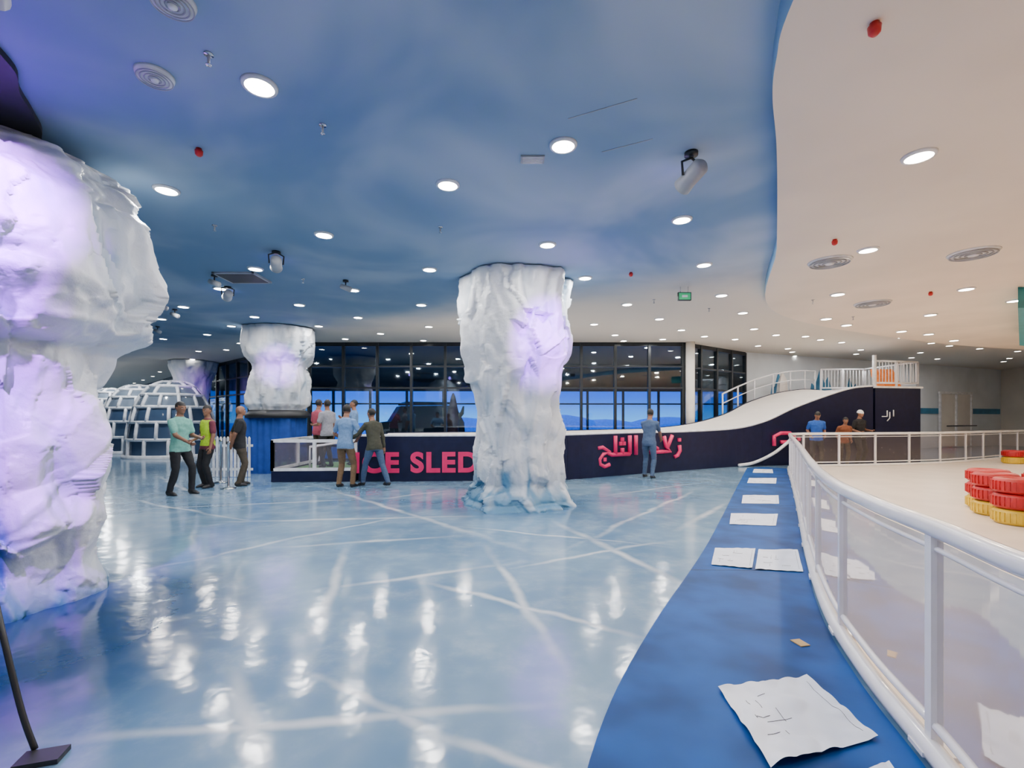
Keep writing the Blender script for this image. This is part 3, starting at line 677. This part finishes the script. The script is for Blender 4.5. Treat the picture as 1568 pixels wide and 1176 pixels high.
# ------------------------------------------------------------ people
def cmat(n,c): return simple(n,c,.85,var=.1,scale=25,bmp=.3)
def ik(a,t,l1,l2,hint):
    a=Vector(a);t=Vector(t);d=t-a;L=min(d.length,l1+l2-.004); u=d.normalized()
    x=(l1*l1-l2*l2+L*L)/(2*L); h=math.sqrt(max(0,l1*l1-x*x))
    hv=Vector(hint); hv=(hv-u*hv.dot(u)).normalized()
    return a+u*x+hv*h, a+u*L
def human(name,x,y,yaw,shirt,pants,H=1.74,z0=0,lean=0,feet=((-.12,0),(.12,0)),hands=((-.24,.05,.82),(.24,.05,.82)),head=(0,0),hair='short',sleeve='short',skin='skin',vest=None,helmet=None,shoe='black',ehint=((-.3,-1,-.2),(.3,-1,-.2))):
    s=H/1.75; ca,sa=math.cos(math.radians(lean)),math.sin(math.radians(lean))
    def U(p):
        p=Vector(p); dz=p.z-.93; return Vector((p.x,p.y*ca+dz*sa,.93+dz*ca-p.y*sa))
    hy,hp=math.radians(head[0]),math.radians(head[1])
    HR=Matrix.Rotation(hy,3,'Z')@Matrix.Rotation(-hp,3,'X'); nk=Vector((0,.01,1.52))
    def HT(p): return U(nk+HR@(Vector(p)-nk))
    b=MB(); mt='grey'; caps=[]
    secs=[(.80,.150,.105,0),(.86,.172,.125,-.005),(.93,.176,.128,-.005),(1.02,.165,.118,0),(1.12,.158,.112,.005),(1.24,.170,.118,.008),(1.34,.185,.12,.005),(1.40,.180,.108,0),(1.445,.145,.090,-.005),(1.475,.085,.072,-.005),(1.50,.060,.060,0),(1.56,.056,.058,.012)]
    n=24; vs=[]
    for z,a,c,oy in secs:
        for k in range(n):
            t=2*pi*k/n; vs.append(U((a*math.cos(t),oy+c*math.sin(t),z)))
    b.add(vs,[(i*n+k,i*n+(k+1)%n,(i+1)*n+(k+1)%n,(i+1)*n+k) for i in range(len(secs)-1) for k in range(n)]+[list(range(n))[::-1],list(range((len(secs)-1)*n,len(secs)*n))],mt)
    caps.append((U((0,0,.98)),U((0,0,1.34)),.14,'shirt')); caps.append((U((-.12,0,1.39)),U((.12,0,1.39)),.07,'shirt')); caps.append((U((-.07,0,.9)),U((.07,0,.9)),.135,'shirt'))
    caps.append((U((0,0,1.50)),U((0,.01,1.56)),.055,'skin'))
    b.ell((0,.012,1.655),(.076,.096,.105),mt,24,HT); b.ell((0,.035,1.595),(.056,.066,.062),mt,20,HT)
    b.ell((0,.104,1.632),(.013,.024,.028),mt,10,HT); b.ell((0,.098,1.598),(.026,.012,.010),mt,10,HT); b.ell((0,.088,1.562),(.024,.02,.018),mt,10,HT)
    for sd in(-1,1): b.ell((.079*sd,.0,1.64),(.010,.020,.032),mt,10,HT)
    if hair!='bald': b.ell((0,-.008,1.678),(.083,.100,.098),mt,24,HT)
    caps.append((HT((0,.01,1.60)),HT((0,0,1.68)),.085,'head'))
    fing=MB()
    for i,sd in enumerate((-1,1)):
        fx,fy=feet[i][0],feet[i][1]; fz=feet[i][2] if len(feet[i])>2 else 0
        hip=Vector((.092*sd,0,.89)); an=Vector((fx,fy,.09+fz))
        kn,an=ik(hip,an,.425,.405,(.15*sd,1,0))
        b.tube([hip+Vector((0,0,.03)),hip.lerp(kn,.3),hip.lerp(kn,.7),kn,kn.lerp(an,.3),kn.lerp(an,.7),an-Vector((0,0,.02))],[.095,.092,.075,.064,.066,.056,.052],mt,16)
        caps.append((hip,kn,.085,'pants')); caps.append((kn,an+Vector((0,0,.02)),.062,'pants'))
        for c,r in (((0,-.02,.0),(.042,.062,.06)),((0,.07,-.025),(.046,.085,.042)),((.004*sd,.12,-.04),(.043,.065,.03))):
            cc=an+Vector(c)+Vector((0,0,-.035)); b.ell(cc,r,mt,16)
        caps.append((an+Vector((0,-.03,-.06)),an+Vector((0,.14,-.075)),.045,'shoe'))
        sh=U((.175*sd,0,1.40)); hd=U(hands[i])
        el,wr=ik(sh,hd,.29,.255,ehint[i])
        b.tube([sh+Vector((-.04*sd,0,.0)),sh,sh.lerp(el,.35),sh.lerp(el,.8),el,el.lerp(wr,.3),wr],[.062,.062,.054,.047,.042,.041,.029],mt,14)
        if sleeve=='short':
            e2=sh.lerp(el,.78); b.tube([sh,e2],[.066,.058],mt,14)
            caps.append((sh,sh.lerp(el,.72),.056,'shirt')); caps.append((sh.lerp(el,.9),wr,.04,'skin'))
        else:
            caps.append((sh,el,.056,'shirt')); caps.append((el,wr.lerp(el,.12),.045,'shirt')); b.tube([el,wr.lerp(el,.12)],[.048,.038],mt,14)
        d=(wr-el).normalized(); sdv=Vector((0,1,0))
        sdv=(sdv-d*sdv.dot(d)); sdv=sdv.normalized() if sdv.length>.15 else (Vector((0,0,1))-d*d.z).normalized()
        nv=d.cross(sdv).normalized()*(-sd)
        b.tube([wr-d*.01,wr+d*.03,wr+d*.07,wr+d*.09],[.027,.036,.038,.032],mt,12,flat=.8)
        caps.append((wr,wr+d*.09,.036,'skin'))
        for k,ln in enumerate((.068,.076,.070,.055)):
            base=wr+d*.08+sdv*(.027-.018*k)
            p1=base+d*ln*.5+nv*ln*.10; p2=p1+d*ln*.33+nv*ln*.28; p3=p2+d*ln*.12+nv*ln*.22
            fing.tube([base,p1,p2,p3],[.0095,.009,.008,.006],'grey',8)
        tb=wr+d*.025+sdv*.025; fing.tube([tb,tb+sdv*.022+d*.02+nv*.008,tb+sdv*.032+d*.05+nv*.018,tb+sdv*.030+d*.068+nv*.024],[.013,.012,.0105,.007],'grey',8)
    b.v=[(p[0],p[1],max(0,p[2])) for p in b.v]
    tmp=bpy.data.objects.new('tmp',b.mesh('tmp')); COL.objects.link(tmp)
    mo=tmp.modifiers.new('r','REMESH'); mo.mode='VOXEL'; mo.voxel_size=.011; mo.use_smooth_shade=True
    sm=tmp.modifiers.new('s','SMOOTH'); sm.factor=.5; sm.iterations=3
    bpy.context.view_layer.update()
    me=bpy.data.meshes.new_from_object(tmp.evaluated_get(bpy.context.evaluated_depsgraph_get()))
    bpy.data.objects.remove(tmp)
    out=MB(); base=[]
    for v in me.vertices:
        c=v.co; nn=v.normal
        a=0 if c.z>1.46 or c.z<.12 else .009
        base.append(tuple(c+nn*a*noise.noise(Vector((c.x*9+x,c.y*9+y,c.z*14)))))
    HRi=HR.inverted()
    def label(c):
        best=None;bl=None
        for a,e,r,l in caps:
            d=e-a; t=max(0,min(1,(c-a).dot(d)/max(1e-9,d.dot(d)))); q=(c-(a+d*t)).length-r
            if best is None or q<best: best=q;bl=l
        return bl
    col={'shirt':shirt,'pants':pants,'skin':M[skin],'shoe':M[shoe],'hair':M['hair']}
    if helmet: col['helmet']=helmet
    if vest: col['vest']=vest
    fsl={}
    for p in me.polygons:
        c=p.center; l=label(c)
        if l in('shirt','pants'):
            q=Vector((c.x,(c.y)*ca-(c.z-.93)*sa,.93+c.y*sa+(c.z-.93)*ca))
            if l=='pants' and q.z>.86 : l='shirt'
            if l=='shirt' and q.z<.84: l='pants' if q.z<.82 else 'shirt'
            if vest and l=='shirt' and abs(q.x)<.17 and .9<q.z<1.45:
                l='vest'
        if l=='head':
            q=c.copy(); q=Vector((q.x,q.y*ca-(q.z-.93)*sa,.93+q.y*sa+(q.z-.93)*ca)); q=nk+HRi@(q-nk)
            hl = (q.z>1.70) or (q.y<-.01 and q.z>1.60 and abs(q.x)<.086) or (q.y<.03 and q.z>1.665)
            l='hair' if (hl and hair!='bald') else 'skin'
            if helmet and q.z>1.665: l='helmet'
        fsl.setdefault(l,[]).append(list(p.vertices))
    out.v=base
    for l,fs in fsl.items():
        k=out.mi(col[l])
        for f in fs: out.f.append(f); out.m.append(k); out.sm.append(True)
    o=len(out.v); out.v+=fing.v; k=out.mi(col['skin'])
    for f in fing.f: out.f.append([i+o for i in f]); out.m.append(k); out.sm.append(True)
    for sd in(-1,1):
        out.ell((.030*sd,.094,1.652),(.012,.008,.007),'eye',10,HT); out.ell((.030*sd,.1005,1.652),(.0055,.003,.0055),'black',8,HT)
        out.tube([HT((.016*sd,.104,1.672)),HT((.032*sd,.101,1.677)),HT((.048*sd,.088,1.672))],.004,'hair',6)
    bpy.data.meshes.remove(me)
    ob=out.build(name,(x,y,z0),math.radians(yaw)); ob.scale=(s,s,s)
    return ob
mint=cmat('mint_tshirt',(.16,.42,.34)); blk=cmat('black_cloth',(.012,.012,.015)); hiv=cmat('hi_vis_vest',(.50,.75,.02)); mar=cmat('maroon_cloth',(.16,.03,.05))
lblue=cmat('light_blue_shirt',(.15,.26,.46)); khaki=cmat('khaki_trousers',(.17,.10,.05)); olive=cmat('olive_jacket',(.05,.05,.032)); jeans=cmat('blue_jeans',(.05,.09,.17))
pinks=cmat('pink_shirt',(.40,.07,.11)); gry=cmat('grey_shirt',(.28,.28,.32)); brown=cmat('brown_trousers',(.06,.045,.03)); slate=cmat('slate_shirt',(.06,.10,.19)); blu=cmat('blue_uniform',(.02,.10,.45)); helm=simple('white_helmet',(.8,.8,.8),.3)
human('man',-6.5,9.2,-105,mint,blk,1.80,feet=((-.16,.10),(.14,-.08)),hands=((-.16,.30,1.08),(.14,.34,1.02)),head=(-5,8))
human('safety_vest_worker',-6.6,10.2,150,mar,blk,1.76,hands=((-.26,.08,.86),(.20,.22,1.0)),vest=hiv,head=(25,5))
human('man',-6.05,10.45,-50,blk,brown,1.76,feet=((-.14,.06),(.14,-.05)),hands=((-.06,-.17,.92),(.06,-.17,.92)),head=(-10,0),hair='bald',ehint=((-1,-.5,0),(1,-.5,0)))
human('man',-3.62,10.2,-12,lblue,khaki,1.78,lean=4,feet=((-.15,.0),(.15,.04)),hands=((-.14,.20,1.0),(.16,.20,1.02)),head=(15,12),ehint=((-1,-.4,-.2),(1,-.4,-.2)))
human('man',-3.0,10.25,50,olive,jeans,1.70,lean=8,feet=((-.12,.28),(.12,-.36,.02)),hands=((-.30,.42,1.15),(.26,.02,.86)),head=(10,5),sleeve='long')
human('man',-5.15,12.5,-30,pinks,brown,1.74,z0=.235,hands=((-.2,.28,1.1),(.2,.28,1.1)),head=(20,10))
human('man',-4.75,12.1,60,gry,blk,1.72,z0=.235,hands=((-.2,.28,1.1),(.24,.05,.85)),head=(-10,0))
human('man',-4.30,12.8,120,lblue,jeans,1.74,z0=.235,hands=((-.12,.3,1.25),(.24,.05,.85)))
human('man',3.45,11.85,-38,slate,jeans,1.72,lean=6,feet=((-.14,.05),(.13,-.12)),hands=((-.14,.42,1.02),(.16,.42,1.02)),head=(0,10),ehint=((-.8,-.6,-.4),(.8,-.6,-.4)))
human('man',9.5,14.68,160,blu,blk,1.70,head=(0,25),lean=8,hands=((-.2,.12,1.0),(.2,.12,1.0)))
human('helmeted_worker',11.1,15.02,-165,blk,blk,1.74,helmet=helm,hands=((-.2,.2,1.1),(.2,.2,1.05)),head=(0,10))
human('worker',10.5,14.9,170,cmat('rust_shirt',(.22,.07,.03)),brown,1.52,lean=12,hands=((-.2,.12,.95),(.2,.12,.95)))
human('man',-20.5,20.2,-120,cmat('red_shirt',(.5,.02,.03)),blk,1.74)

# ------------------------------------------------------------ world & camera
w=bpy.data.worlds.new('dusk_sky'); bpy.context.scene.world=w; w.use_nodes=True; nt=w.node_tree
bg=nt.nodes['Background']; tc=nt.nodes.new('ShaderNodeTexCoord'); sp=nt.nodes.new('ShaderNodeSeparateXYZ'); nt.links.new(tc.outputs['Generated'],sp.inputs[0])
col=mixc(nt,mrange(nt,sp.outputs[2],-.02,.05),(.12,.50,1.0),(.0,.13,.80)); nt.links.new(col,bg.inputs[0]); bg.inputs[1].default_value=2.3

cam=bpy.data.cameras.new('camera'); co=bpy.data.objects.new('camera',cam); COL.objects.link(co)
co.location=(0,0,1.5); co.rotation_euler=(pi/2,0,0); cam.sensor_width=36; cam.lens=36*720/1568; cam.shift_y=52/1568; cam.clip_start=.05; cam.clip_end=400
bpy.context.scene.camera=co
